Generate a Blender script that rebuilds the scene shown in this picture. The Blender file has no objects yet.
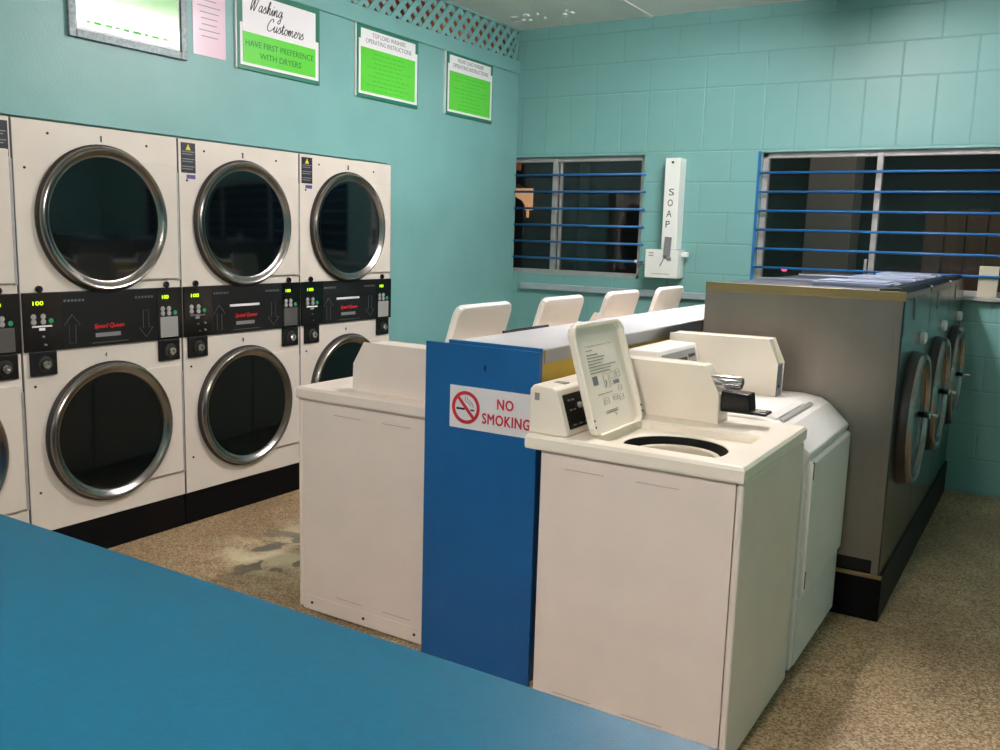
import bpy, bmesh, math, random
from mathutils import Vector, Matrix
random.seed(7)
C = bpy.context.scene.collection
PI = math.pi

# ------------------------------------------------------------------ materials
def lin(c):
    return tuple((v/255/12.92 if v/255 <= .04045 else ((v/255+.055)/1.055)**2.4) for v in c)
MATS = {}
def mat(name, rgb, rough=.5, metal=0, noise=0, nscale=20, bump=0, bscale=200, spec=.5, emit=0, emit_rgb=None, coat=0, aniso=None):
    m = bpy.data.materials.new(name); m.use_nodes = True
    nt = m.node_tree; b = nt.nodes['Principled BSDF']
    col = lin(rgb)
    b.inputs['Base Color'].default_value = (*col, 1)
    b.inputs['Roughness'].default_value = rough
    b.inputs['Metallic'].default_value = metal
    b.inputs['Specular IOR Level'].default_value = spec
    if coat:
        b.inputs['Coat Weight'].default_value = coat; b.inputs['Coat Roughness'].default_value = .08
    if emit:
        b.inputs['Emission Color'].default_value = (*lin(emit_rgb or rgb), 1); b.inputs['Emission Strength'].default_value = emit
    if noise or bump:
        tc = nt.nodes.new('ShaderNodeTexCoord')
        mp = nt.nodes.new('ShaderNodeMapping'); nt.links.new(tc.outputs['Object'], mp.inputs[0])
        if aniso: mp.inputs['Scale'].default_value = aniso
    if noise:
        n = nt.nodes.new('ShaderNodeTexNoise'); n.inputs['Scale'].default_value = nscale; n.inputs['Detail'].default_value = 5
        nt.links.new(mp.outputs[0], n.inputs[0])
        r = nt.nodes.new('ShaderNodeValToRGB')
        r.color_ramp.elements[0].position = .3; r.color_ramp.elements[1].position = .7
        r.color_ramp.elements[0].color = (*[c*(1-noise) for c in col], 1)
        r.color_ramp.elements[1].color = (*[min(1, c*(1+noise)) for c in col], 1)
        nt.links.new(n.outputs[0], r.inputs[0]); nt.links.new(r.outputs[0], b.inputs['Base Color'])
    if bump:
        n = nt.nodes.new('ShaderNodeTexNoise'); n.inputs['Scale'].default_value = bscale
        nt.links.new(mp.outputs[0], n.inputs[0])
        bp = nt.nodes.new('ShaderNodeBump'); bp.inputs['Strength'].default_value = bump; bp.inputs['Distance'].default_value = .002
        nt.links.new(n.outputs[0], bp.inputs['Height']); nt.links.new(bp.outputs[0], b.inputs['Normal'])
    MATS[name] = m
    return m

TEAL = (114, 165, 161)
M_wallplain = mat('teal wall paint', TEAL, .42, noise=.06, nscale=3, bump=.25, bscale=90)
M_ceil = mat('ceiling board', (238, 232, 226), .7, noise=.07, nscale=2.5, bump=.2)
M_cream = mat('cream enamel', (252, 242, 226), .3, noise=.02, nscale=8, bump=.06, bscale=500)
M_white = mat('white enamel', (244, 240, 236), .3, noise=.02, nscale=8, bump=.06, bscale=500)
M_pink = mat('warm white enamel', (246, 231, 220), .34, noise=.03, nscale=6, bump=.06, bscale=500)
M_dryer = mat('dryer enamel', (214, 206, 194), .36, noise=.05, nscale=3, bump=.08, bscale=400)
M_grey = mat('light grey gasket', (120, 122, 124), .5)
M_black = mat('black plastic', (10, 11, 13), .45, spec=.3)
M_blackgloss = mat('black glossy plastic', (8, 8, 10), .15)
M_plinth = mat('black plinth paint', (4, 4, 6), .55, spec=.12, noise=.3, nscale=30)
M_chrome = mat('polished chrome', (205, 205, 205), .14, 1)
M_ring = mat('brushed door ring steel', (150, 146, 142), .24, 1, noise=.1, nscale=12)
M_ringdark = mat('dark door gasket', (38, 32, 30), .5)
M_dglass = mat('dark dryer glass', (5, 10, 12), .06, 0, spec=.5)
M_steel = mat('brushed stainless steel', (132, 126, 118), .34, .75, noise=.08, nscale=6, bump=.3, bscale=60, aniso=(1, 1, .05))
M_steelfront = mat('polished stainless front', (86, 92, 90), .25, 1, noise=.05, nscale=6)
M_brass = mat('golden edge trim', (150, 132, 92), .35, .8)
M_steeltop = mat('blue grey worktop steel', (34, 40, 56), .6)
M_bluepanel = mat('blue gloss paint', (22, 92, 150), .4, noise=.06, nscale=6, bump=.15, bscale=300)
M_counter = mat('blue counter paint', (6, 70, 93), .42, spec=.3, noise=.06, nscale=90, bump=.2, bscale=500)  # same blue paint as the panels, its different lighting put into the colour
M_yellow = mat('yellow board edge', (206, 176, 62), .5, noise=.08, nscale=8)
M_metalstrip = mat('aluminium strip', (168, 172, 178), .35, .7, noise=.06, nscale=10)
M_bartop = mat('white laminate', (228, 228, 232), .25, noise=.02, nscale=5)
M_bar = mat('blue painted bar', (30, 98, 158), .4)
M_alu = mat('aluminium window frame', (168, 166, 164), .45, .3, noise=.12, nscale=20)
M_rail = mat('grey wall rail', (158, 172, 176), .45, .1, noise=.12, nscale=12)
M_soap = mat('white dispenser enamel', (232, 236, 230), .35)
M_ink = mat('dark print', (35, 38, 42), .6)
M_inklight = mat('faint print', (150, 146, 138), .6)
M_inkgreen = mat('green print', (24, 112, 40), .6)
M_faintgreen = mat('faint green print', (66, 176, 48), .5)
M_inkgrey = mat('grey print', (120, 122, 126), .6)
M_red = mat('red print', (200, 40, 58), .5)
M_redlogo = mat('red logo', (215, 30, 34), .5)
M_lime = mat('lime green paper', (88, 200, 52), .35, coat=.3)
M_greenframe = mat('dark green frame', (30, 112, 88), .4)
M_paper = mat('white paper', (232, 230, 232), .4, coat=.3)
M_pinkpaper = mat('pink paper', (222, 190, 206), .25, coat=.8)
M_silver = mat('silver frame', (120, 130, 132), .5, .5, noise=.35, nscale=60)
M_led = mat('green led digits', (190, 240, 20), .5, emit=1.0, emit_rgb=(175, 235, 20))
M_button = mat('grey button', (150, 148, 145), .5)
M_gbutton = mat('green button', (30, 140, 90), .5)
M_warnyellow = mat('warning yellow', (215, 205, 40), .5)
M_warnblack = mat('warning label black', (22, 24, 34), .4)
M_purple = mat('purple sticker', (78, 70, 130), .5)
M_outline = mat('faint arrow outline', (92, 94, 98), .5)
M_tube = mat('lit fluorescent tube', (255, 255, 255), .5, emit=104, emit_rgb=(255, 247, 247))
M_tube2 = mat('lit fluorescent tube behind counter', (255, 255, 255), .5, emit=128, emit_rgb=(255, 242, 236))
M_fixture = mat('white lamp housing', (225, 225, 225), .5)
M_darkout = mat('dark asphalt', (26, 26, 28), .9)
M_post = mat('outside grey render', (112, 108, 102), .9)
M_fence = mat('outside timber fence', (84, 62, 44), .8, noise=.2, nscale=3, aniso=(12, 1, .5))
M_house = mat('outside ochre wall', (214, 150, 90), .8)
M_outdark = mat('outside dark cladding', (44, 42, 46), .9, noise=.1, nscale=3)
M_card = mat('beige carton', (196, 190, 168), .7)
M_plast = mat('grey plastic hopper', (140, 150, 172), .35)
M_back = mat('ochre timber lining', (150, 84, 48), .8, noise=.5, nscale=8)
M_beige = mat('beige tub ring', (214, 202, 182), .35)
M_litwarm = mat('warm lit opening', (220, 150, 90), .6, emit=.45, emit_rgb=(235, 175, 125))
M_signred = mat('red lamp', (255, 40, 60), .5, emit=6, emit_rgb=(255, 40, 70))
M_dent = mat('embossed edge', (196, 184, 172), .5)
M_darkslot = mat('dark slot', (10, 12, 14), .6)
M_door = mat('painted door', (70, 120, 118), .5)

def block_mat():
    """painted concrete blocks: 0.41 x 0.21 running bond, a soldier course above the windows"""
    m = bpy.data.materials.new('teal painted blockwork'); m.use_nodes = True
    nt = m.node_tree; b = nt.nodes['Principled BSDF']; L = nt.links
    tc = nt.nodes.new('ShaderNodeTexCoord'); sp = nt.nodes.new('ShaderNodeSeparateXYZ'); L.new(tc.outputs['Object'], sp.inputs[0])
    def mth(op, a, b_=None, c=None):
        n = nt.nodes.new('ShaderNodeMath'); n.operation = op
        for i, v in enumerate((a, b_, c)):
            if v is None: continue
            if isinstance(v, (int, float)): n.inputs[i].default_value = v
            else: L.new(v, n.inputs[i])
        return n.outputs[0]
    x, z = sp.outputs[0], sp.outputs[2]
    def groove(v, period, off, w):      # 1 inside the joint
        f = mth('FRACT', mth('DIVIDE', mth('ADD', v, 20*period-off), period))
        d = mth('MULTIPLY', mth('MINIMUM', f, mth('SUBTRACT', 1, f)), period)
        n = nt.nodes.new('ShaderNodeMapRange'); n.interpolation_type = 'SMOOTHSTEP'
        n.inputs['From Min'].default_value = w*.25; n.inputs['From Max'].default_value = w
        n.inputs['To Min'].default_value = 1; n.inputs['To Max'].default_value = 0
        L.new(d, n.inputs['Value']); return n.outputs[0]
    def between(a, lo, hi): return mth('MULTIPLY', mth('GREATER_THAN', a, lo), mth('LESS_THAN', a, hi))
    W = .008
    soldier = between(z, 2.10, 2.508)
    horiz = groove(z, .2085, 2.508-.2085*20, W)
    horiz = mth('MULTIPLY', horiz, mth('SUBTRACT', 1, between(z, 2.15, 2.45)))
    row = mth('MODULO', mth('FLOOR', mth('DIVIDE', mth('ADD', z, .2085*40-2.508), .2085)), 2)
    v1 = groove(x, .41, -3.422+.41*0, W); v2 = groove(x, .41, -3.422+.205, W); v3 = groove(x, .205, -3.422, W)
    vv = mth('ADD', mth('MULTIPLY', v1, mth('SUBTRACT', 1, row)), mth('MULTIPLY', v2, row))
    vv = mth('ADD', mth('MULTIPLY', vv, mth('SUBTRACT', 1, soldier)), mth('MULTIPLY', v3, soldier))
    j = mth('MAXIMUM', horiz, vv)
    nz = nt.nodes.new('ShaderNodeTexNoise'); nz.inputs['Scale'].default_value = 2.2; nz.inputs['Detail'].default_value = 4
    L.new(tc.outputs['Object'], nz.inputs[0])
    r = nt.nodes.new('ShaderNodeValToRGB'); c = lin(TEAL)
    r.color_ramp.elements[0].color = (*[v*.94 for v in c], 1); r.color_ramp.elements[1].color = (*[v*1.06 for v in c], 1)
    L.new(nz.outputs[0], r.inputs[0])
    mx = nt.nodes.new('ShaderNodeMix'); mx.data_type = 'RGBA'
    L.new(mth('MULTIPLY', j, .16), mx.inputs['Factor']); L.new(r.outputs[0], mx.inputs['A']); mx.inputs['B'].default_value = (*[v*.45 for v in c], 1)
    L.new(mx.outputs['Result'], b.inputs['Base Color'])
    b.inputs['Roughness'].default_value = .42
    n2 = nt.nodes.new('ShaderNodeTexNoise'); n2.inputs['Scale'].default_value = 130; L.new(tc.outputs['Object'], n2.inputs[0])
    hgt = mth('SUBTRACT', mth('MULTIPLY', n2.outputs[0], .25), j)
    bp = nt.nodes.new('ShaderNodeBump'); bp.inputs['Strength'].default_value = .5; bp.inputs['Distance'].default_value = .004
    L.new(hgt, bp.inputs['Height']); L.new(bp.outputs[0], b.inputs['Normal'])
    return m
M_block = block_mat()

def floor_mat():
    m = bpy.data.materials.new('speckled aggregate floor'); m.use_nodes = True
    nt = m.node_tree; b = nt.nodes['Principled BSDF']; L = nt.links
    tc = nt.nodes.new('ShaderNodeTexCoord')
    def noise(s, d=3, w=0):
        n = nt.nodes.new('ShaderNodeTexNoise'); n.inputs['Scale'].default_value = s; n.inputs['Detail'].default_value = d
        if w:
            mp = nt.nodes.new('ShaderNodeMapping'); mp.inputs['Location'].default_value = (w, w, w); L.new(tc.outputs['Object'], mp.inputs[0]); L.new(mp.outputs[0], n.inputs[0])
        else: L.new(tc.outputs['Object'], n.inputs[0])
        return n.outputs[0]
    def ramp(f, stops):
        r = nt.nodes.new('ShaderNodeValToRGB'); e = r.color_ramp.elements
        while len(e) < len(stops): e.new(.5)
        for k, (p, c) in enumerate(stops): e[k].position = p; e[k].color = (*lin(c), 1) if len(c) == 3 else c
        L.new(f, r.inputs[0]); return r.outputs[0]
    v = nt.nodes.new('ShaderNodeTexVoronoi'); v.inputs['Scale'].default_value = 150; L.new(tc.outputs['Object'], v.inputs[0])
    sp = nt.nodes.new('ShaderNodeSeparateColor'); L.new(v.outputs['Color'], sp.inputs[0])
    chips = ramp(sp.outputs[0], [(0, (116, 92, 66)), (.25, (148, 123, 92)), (.5, (174, 150, 116)), (.75, (195, 173, 138)), (1, (216, 198, 166))])
    big = ramp(noise(1.6, 3), [(.3, (205, 198, 190)), (.7, (255, 252, 246))])
    mul = nt.nodes.new('ShaderNodeMix'); mul.data_type = 'RGBA'; mul.blend_type = 'MULTIPLY'; mul.inputs['Factor'].default_value = 1
    L.new(chips, mul.inputs['A']); L.new(big, mul.inputs['B'])
    # worn patch in the aisle between the dryers and the left washers
    mp = nt.nodes.new('ShaderNodeMapping'); L.new(tc.outputs['Object'], mp.inputs[0])
    mp.inputs['Location'].default_value = (2.93, -2.95, 0); 
    d = nt.nodes.new('ShaderNodeVectorMath'); d.operation = 'MULTIPLY'; L.new(mp.outputs[0], d.inputs[0]); d.inputs[1].default_value = (2.3, 1.7, 1)
    ln = nt.nodes.new('ShaderNodeVectorMath'); ln.operation = 'LENGTH'; L.new(d.outputs[0], ln.inputs[0])
    def mth(op, a, b_):
        n = nt.nodes.new('ShaderNodeMath'); n.operation = op; n.use_clamp = False
        for i, q in enumerate((a, b_)):
            if isinstance(q, (int, float)): n.inputs[i].default_value = q
            else: L.new(q, n.inputs[i])
        return n.outputs[0]
    near = nt.nodes.new('ShaderNodeMapRange'); near.inputs['From Min'].default_value = 1.05; near.inputs['From Max'].default_value = .35; L.new(ln.outputs['Value'], near.inputs['Value'])
    pale = mth('MULTIPLY', near.outputs[0], ramp(noise(5, 4, 3.3), [(.42, (0, 0, 0, 1)), (.62, (1, 1, 1, 1))]))
    mx = nt.nodes.new('ShaderNodeMix'); mx.data_type = 'RGBA'; L.new(mth('MULTIPLY', pale, .75), mx.inputs['Factor'])
    L.new(mul.outputs['Result'], mx.inputs['A']); mx.inputs['B'].default_value = (*lin((232, 222, 186)), 1)
    dark = mth('MULTIPLY', near.outputs[0], ramp(noise(7, 2, 8.1), [(.58, (0, 0, 0, 1)), (.61, (1, 1, 1, 1))]))
    mx2 = nt.nodes.new('ShaderNodeMix'); mx2.data_type = 'RGBA'; L.new(mth('MULTIPLY', dark, .8), mx2.inputs['Factor'])
    L.new(mx.outputs['Result'], mx2.inputs['A']); mx2.inputs['B'].default_value = (*lin((84, 84, 80)), 1)
    L.new(mx2.outputs['Result'], b.inputs['Base Color'])
    b.inputs['Roughness'].default_value = .5
    bp = nt.nodes.new('ShaderNodeBump'); bp.inputs['Strength'].default_value = .3; bp.inputs['Distance'].default_value = .002
    L.new(v.outputs['Distance'], bp.inputs['Height']); L.new(bp.outputs[0], b.inputs['Normal'])
    return m
M_floor = floor_mat()

def glass_mat():
    m = bpy.data.materials.new('window glass'); m.use_nodes = True
    nt = m.node_tree; nt.nodes.remove(nt.nodes['Principled BSDF']); out = nt.nodes['Material Output']
    t = nt.nodes.new('ShaderNodeBsdfTransparent'); t.inputs[0].default_value = (.75, .78, .8, 1)
    g = nt.nodes.new('ShaderNodeBsdfGlossy'); g.inputs['Roughness'].default_value = .03; g.inputs[0].default_value = (.8, .8, .8, 1)
    f = nt.nodes.new('ShaderNodeFresnel'); f.inputs[0].default_value = 1.5
    mx = nt.nodes.new('ShaderNodeMixShader')
    nt.links.new(f.outputs[0], mx.inputs[0]); nt.links.new(t.outputs[0], mx.inputs[1]); nt.links.new(g.outputs[0], mx.inputs[2]); nt.links.new(mx.outputs[0], out.inputs[0])
    return m
M_glass = glass_mat()

# ------------------------------------------------------------------ mesh builder
class MB:
    def __init__(s): s.bm = bmesh.new()
    def add(s, verts, faces, bev=0, seg=2, smooth=False, M=None):
        t = bmesh.new()
        vs = [t.verts.new(v) for v in verts]
        for f in faces:
            try: t.faces.new([vs[i] for i in f])
            except ValueError: pass
        bmesh.ops.recalc_face_normals(t, faces=t.faces)
        if bev:
            t.edges.ensure_lookup_table()
            es = [e for e in t.edges if len(e.link_faces) == 2 and e.calc_face_angle(0) > .5]
            bmesh.ops.bevel(t, geom=es, offset=bev, segments=seg, profile=.5, affect='EDGES', clamp_overlap=True)
        if smooth:
            for f in t.faces: f.smooth = True
        if M is not None: t.transform(M)
        me = bpy.data.meshes.new('tmp'); t.to_mesh(me); t.free(); s.bm.from_mesh(me); bpy.data.meshes.remove(me)
        return s
    def box(s, x0, x1, y0, y1, z0, z1, bev=0, seg=2, M=None):
        v = [(x, y, z) for x in (x0, x1) for y in (y0, y1) for z in (z0, z1)]
        return s.add(v, [(0, 1, 3, 2), (4, 6, 7, 5), (0, 4, 5, 1), (2, 3, 7, 6), (0, 2, 6, 4), (1, 5, 7, 3)], bev, seg, M=M)
    def prism(s, pts, a0, a1, axis='y', bev=0, seg=2, M=None):
        """pts in the plane across `axis`: y -> (x, z), x -> (y, z), z -> (x, y)"""
        f = {'y': lambda p, a: (p[0], a, p[1]), 'x': lambda p, a: (a, p[0], p[1]), 'z': lambda p, a: (p[0], p[1], a)}[axis]
        n = len(pts); v = [f(p, a0) for p in pts]+[f(p, a1) for p in pts]
        F = [tuple(range(n)), tuple(range(2*n-1, n-1, -1))]+[(i, (i+1) % n, n+(i+1) % n, n+i) for i in range(n)]
        return s.add(v, F, bev, seg, M=M)
    def lathe(s, prof, c, axis='x', seg=48, caps=(True, True), smooth=True, M=None):
        """prof: (r, h) with h measured along axis from c"""
        f = {'x': lambda r, h, a: (c[0]+h, c[1]+r*math.cos(a), c[2]+r*math.sin(a)),
             'y': lambda r, h, a: (c[0]+r*math.cos(a), c[1]+h, c[2]+r*math.sin(a)),
             'z': lambda r, h, a: (c[0]+r*math.cos(a), c[1]+r*math.sin(a), c[2]+h)}[axis]
        v = [f(r, h, 2*PI*k/seg) for r, h in prof for k in range(seg)]; F = []
        for i in range(len(prof)-1):
            for k in range(seg):
                F.append((i*seg+k, i*seg+(k+1) % seg, (i+1)*seg+(k+1) % seg, (i+1)*seg+k))
        if caps[0]: F.append(tuple(range(seg)))
        if caps[1]: F.append(tuple(range((len(prof)-1)*seg, len(prof)*seg)))
        t = bmesh.new(); vs = [t.verts.new(q) for q in v]
        for fc in F:
            try: t.faces.new([vs[i] for i in fc])
            except ValueError: pass
        bmesh.ops.recalc_face_normals(t, faces=t.faces)
        if smooth:
            for fc in t.faces: fc.smooth = len(fc.verts) == 4
            for e in t.edges:
                if len(e.link_faces) == 2 and e.calc_face_angle(0) > .6: e.smooth = False
        if M is not None: t.transform(M)
        me = bpy.data.meshes.new('tmp'); t.to_mesh(me); t.free(); s.bm.from_mesh(me); bpy.data.meshes.remove(me)
        return s
    def cyl(s, c, r, h, axis='x', seg=24, M=None): return s.lathe([(r, 0), (r, h)], c, axis, seg, M=M)
    def tube(s, pts, r, seg=8, M=None):
        pts = [Vector(p) for p in pts]; v = []; n = len(pts)
        for i, p in enumerate(pts):
            d = (pts[min(i+1, n-1)]-pts[max(i-1, 0)]).normalized()
            a = d.orthogonal().normalized() if i == 0 else (a-d*a.dot(d)).normalized()
            b = d.cross(a)
            v += [tuple(p+(a*math.cos(2*PI*k/seg)+b*math.sin(2*PI*k/seg))*r) for k in range(seg)]
        F = [(i*seg+k, i*seg+(k+1) % seg, (i+1)*seg+(k+1) % seg, (i+1)*seg+k) for i in range(n-1) for k in range(seg)]
        F += [tuple(range(seg)), tuple(range((n-1)*seg, n*seg))]
        return s.add(v, F, smooth=True, M=M)
    def loops(s, loops, close_first=True, close_last=True, M=None, smooth=False):
        n = len(loops[0]); v = [p for l in loops for p in l]
        F = [(i*n+k, i*n+(k+1) % n, (i+1)*n+(k+1) % n, (i+1)*n+k) for i in range(len(loops)-1) for k in range(n)]
        if close_first: F.append(tuple(range(n)))
        if close_last: F.append(tuple(range((len(loops)-1)*n, len(loops)*n)))
        return s.add(v, F, M=M, smooth=smooth)
    def build(s, name, m, parent=None, label=None, cat=None, group=None, kind=None, loc=None):
        me = bpy.data.meshes.new(name); s.bm.to_mesh(me); s.bm.free()
        me.materials.append(m)
        o = bpy.data.objects.new(name, me); C.objects.link(o)
        if parent is not None: o.parent = parent
        if loc: o.location = loc
        tag(o, label, cat, group, kind)
        return o
def each(name, m, parent, fns):
    """one object for every small repeated piece"""
    for fn in fns:
        b = MB(); fn(b); b.build(name, m, parent)
def tag(o, label=None, cat=None, group=None, kind=None):
    if label: o['label'] = label
    if cat: o['category'] = cat
    if group: o['group'] = group
    if kind: o['kind'] = kind
    return o
def empty(name, loc, label, cat, group=None, rz=0):
    o = bpy.data.objects.new(name, None); C.objects.link(o); o.location = loc; o.rotation_euler = (0, 0, rz)
    o.empty_display_size = .1
    return tag(o, label, cat, group)
def copy_tree(o, parent=None):
    c = o.copy(); C.objects.link(c)
    if parent is not None: c.parent = parent
    for ch in list(o.children): copy_tree(ch, c)
    return c
def struct(o): o['kind'] = 'structure'; return o
def text_mb(mb, txt, width, height, M, depth=.0006, spacing=1.0, shear=0, bold=0):
    """lettering as a thin mesh, width x height, in the local XY plane centred at the origin of M"""
    cu = bpy.data.curves.new('t', 'FONT'); cu.body = txt; cu.align_x = 'CENTER'; cu.align_y = 'CENTER'
    cu.resolution_u = 3; cu.space_character = spacing; cu.shear = shear; cu.extrude = .02; cu.offset = bold
    ob = bpy.data.objects.new('t', cu); C.objects.link(ob)
    dg = bpy.context.evaluated_depsgraph_get(); dg.update()
    me = bpy.data.meshes.new_from_object(ob.evaluated_get(dg))
    xs = [v.co.x for v in me.vertices]; ys = [v.co.y for v in me.vertices]
    cx, cy = (min(xs)+max(xs))/2, (min(ys)+max(ys))/2
    sx = width/max(1e-6, max(xs)-min(xs)); sy = height/max(1e-6, max(ys)-min(ys))
    me.transform(M @ Matrix.Diagonal((sx, sy, depth/.04, 1)) @ Matrix.Translation((-cx, -cy, 0)))
    mb.bm.from_mesh(me)
    bpy.data.objects.remove(ob); bpy.data.curves.remove(cu); bpy.data.meshes.remove(me)
# frames: text facing +x (reads with +y to the right as seen from +x side), and facing -y (reads with +x to the right)
def face_px(x, y, z): return Matrix.Translation((x, y, z)) @ Matrix(((0, 0, 1, 0), (1, 0, 0, 0), (0, 1, 0, 0), (0, 0, 0, 1)))
def face_ny(x, y, z): return Matrix.Translation((x, y, z)) @ Matrix(((1, 0, 0, 0), (0, 0, -1, 0), (0, 1, 0, 0), (0, 0, 0, 1)))

# ------------------------------------------------------------------ camera (solved from the photograph)
H = 1.48732
yaw, pitch, roll, focal = -0.55111149, -0.15397271, 0.02934831, 904.797
cy_, sy_, cp_, sp_ = math.cos(yaw), math.sin(yaw), math.cos(pitch), math.sin(pitch)
fwd = Vector((sy_*cp_, cy_*cp_, sp_)); rgt = Vector((cy_, -sy_, 0)); up = rgt.cross(fwd)
cr_, sr_ = math.cos(roll), math.sin(roll)
r2 = rgt*cr_+up*sr_; u2 = -rgt*sr_+up*cr_
cam = bpy.data.objects.new('camera', bpy.data.cameras.new('camera')); C.objects.link(cam)
cam.matrix_world = Matrix(((r2.x, u2.x, -fwd.x, 0), (r2.y, u2.y, -fwd.y, 0), (r2.z, u2.z, -fwd.z, H), (0, 0, 0, 1)))
cam.data.sensor_width = 36; cam.data.lens = focal/1000*36; cam.data.clip_start = .02
bpy.context.scene.camera = cam

# ------------------------------------------------------------------ room
XL, XR, YB, YF, ZC = -3.67, 1.75, 6.12, -2.6, 3.01
m = MB(); m.box(-4.9, XR+.15, YF-.15, 6.27, -.1, 0); struct(m.build('floor', M_floor))
m = MB(); m.box(XL-.15, XR+.15, YF-.15, YB+.15, ZC, ZC+.1); struct(m.build('ceiling', M_ceil))
# ceiling cover strips
m = MB()
for x in (-2.62, -1.4, -.18, 1.04): m.box(x-.02, x+.02, YF, YB, ZC-.006, ZC)
for y in (5.05, 2.65, .25): m.box(XL, XR, y-.02, y+.02, ZC-.006, ZC)
struct(m.build('trim_1', M_ceil))
m = MB()
for k in range(16):
    px, py = -3.42+random.uniform(-.16, .42)*.9, 5.80+random.uniform(-.13, .13)
    A = random.uniform(0, 6.28); q = random.uniform(.010, .026)
    m.prism([(q*math.cos(A+t)*random.uniform(.6, 1.2), q*math.sin(A+t)*random.uniform(.5, 1)) for t in (0, 1.2, 2.3, 3.6, 4.9)], ZC-.010, ZC, 'z', M=Matrix.Translation((px, py, 0)))
tag(m.build('peeling_paint', M_paper), 'peeling white paint flakes on the ceiling near the lattice corner', 'paint', kind='stuff')
# left wall: above the dryers, beyond them and this side of them; open lattice on top
WT = 2.775
m = MB()
m.box(-3.79, XL, 4.535, YB, 0, WT); m.box(-3.79, XL+.03, 1.305, 4.535, 1.905, 1.96)
m.box(-3.79, XL, 1.305, 4.535, 1.9, WT); m.box(-3.79, XL, YF-.15, 1.305, 0, WT)
struct(m.build('wall_left', M_wallplain))
m = MB(); m.box(XL-.02, XL+.014, YF, YB, 2.69, WT, .003); struct(m.build('trim_2', M_wallplain))
# back wall with two window openings
W1 = (-3.785, -2.61, 1.20, 2.075); W2 = (-1.775, .55, 1.20, 2.075)
m = MB()
T = YB+.15
m.box(XL-.12, W1[0], YB, T, 0, ZC+.05); m.box(W1[0], W1[1], YB, T, 0, W1[2]); m.box(W1[0], W1[1], YB, T, W1[3], ZC+.05)
m.box(W1[1], W2[0], YB, T, 0, ZC+.05); m.box(W2[0], W2[1], YB, T, 0, W2[2]); m.box(W2[0], W2[1], YB, T, W2[3], ZC+.05)
m.box(W2[1], XR+.15, YB, T, 0, ZC+.05)
struct(m.build('wall_back', M_block))
m = MB(); m.box(XR, XR+.15, YF-.15, YB+.15, 0, ZC+.05); struct(m.build('wall_right', M_block))
m = MB(); m.box(XL-.12, XR+.15, YF-.15, YF, 0, ZC+.05); struct(m.build('wall_front', M_wallplain))
d1 = MB().box(-1.4, -.5, YF-.02, YF+.04, 0, 2.05, .006).build('door_1', M_door, kind='structure')
MB().lathe([(.012, 0), (.012, .05), (.03, .055), (.032, .075), (.02, .085)], (-.58, YF+.04, 1.0), 'y', 16).build('door_handle', M_chrome, d1)

# lattice along the top of the left wall
lat = empty('lattice_screen', (XL, 0, WT), 'teal painted diagonal lattice strip along the top of the left wall under the ceiling', 'lattice')
hL = ZC-WT
for sgn, nm in ((1, 'slat_layer'), (-1, 'slat_layer')):
    m = MB(); y = .9
    while y < 6.35:
        w = .026; y0, y1 = (y, y+hL) if sgn > 0 else (y+hL, y)
        pts = [(y0-w, 0), (y0+w, 0), (y1+w, hL), (y1-w, hL)]
        pts = [(min(max(a, .7), 6.119), b) for a, b in pts]
        if max(a for a, b in pts)-min(a for a, b in pts) > .05:
            m.prism(pts, -.006 if sgn > 0 else -.012, .0 if sgn > 0 else -.006, 'x')
        y += .105
    m.build(nm, M_wallplain, lat)
MB().box(-.014, .006, .7, 6.119, 0, .012).box(-.014, .008, .7, 6.119, hL-.014, hL).build('frame_rail', M_wallplain, lat)
# roof void behind the lattice
m = MB(); m.box(-5.1, -5.0, 0, 6.4, 2.0, 4.0); m.box(-5.1, -3.79, 6.27, 6.4, 2.0, 4.0); m.box(-5.1, XL-.12, 0, 6.4, 3.5, 3.6); m.box(-5.1, -3.8, 0, 6.4, 2.1, 2.2)
struct(m.build('wall_void', M_back))

# grey rail on the back wall, sill of window 2
m = MB(); m.box(-3.58, -.9, YB-.035, YB, 1.078, 1.125, .006)
m.build('wall_rail', M_rail, None, 'long grey rail fixed along the back wall just below the small window', 'rail')
m = MB(); m.box(W2[0], W2[1], YB-.05, YB+.02, 1.178, 1.20, .004); struct(m.build('trim_3', M_alu))

# windows
def window(idx, W, mull, extra):
    x0, x1, z0, z1 = W; yy = YB+.035
    f = MB()
    w = .036
    f.box(x0, x1, yy, yy+.05, z1-w, z1, .003).box(x0, x1, yy, yy+.05, z0, z0+w*.9, .003)
    if not extra: f.box(x0, x0+w, yy, yy+.05, z0, z1, .003)
    f.box(x1-w, x1, yy, yy+.05, z0, z1, .003)
    o = f.build('window_%d' % idx, M_alu, kind='structure')
    g = MB()
    for mx in mull: g.box(mx-.018, mx+.018, yy-.006, yy+.04, z0+.01, z1-.01, .003)
    if extra:
        for mx in mull: g.box(mx+.03, mx+.052, yy+.02, yy+.045, z0+.01, z1-.01, .002)
    g.build('mullion', M_alu, o)
    edges = [x0]+list(mull)+[x1]
    for a, b in zip(edges[:-1], edges[1:]):
        MB().box(a+.01, b-.01, yy+.026, yy+.030, z0+.01, z1-.01).build('pane', M_glass, o)
window(1, W1, (-3.345,), True)
window(2, W2, (-1.045, .1), False)
MB().box(-1.085, -1.068, YB+.01, YB+.03, 1.28, 1.40, .003).build('window_latch', M_alu, None, 'small grey latch stay beside the central mullion of the wide window', 'latch')

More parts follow.
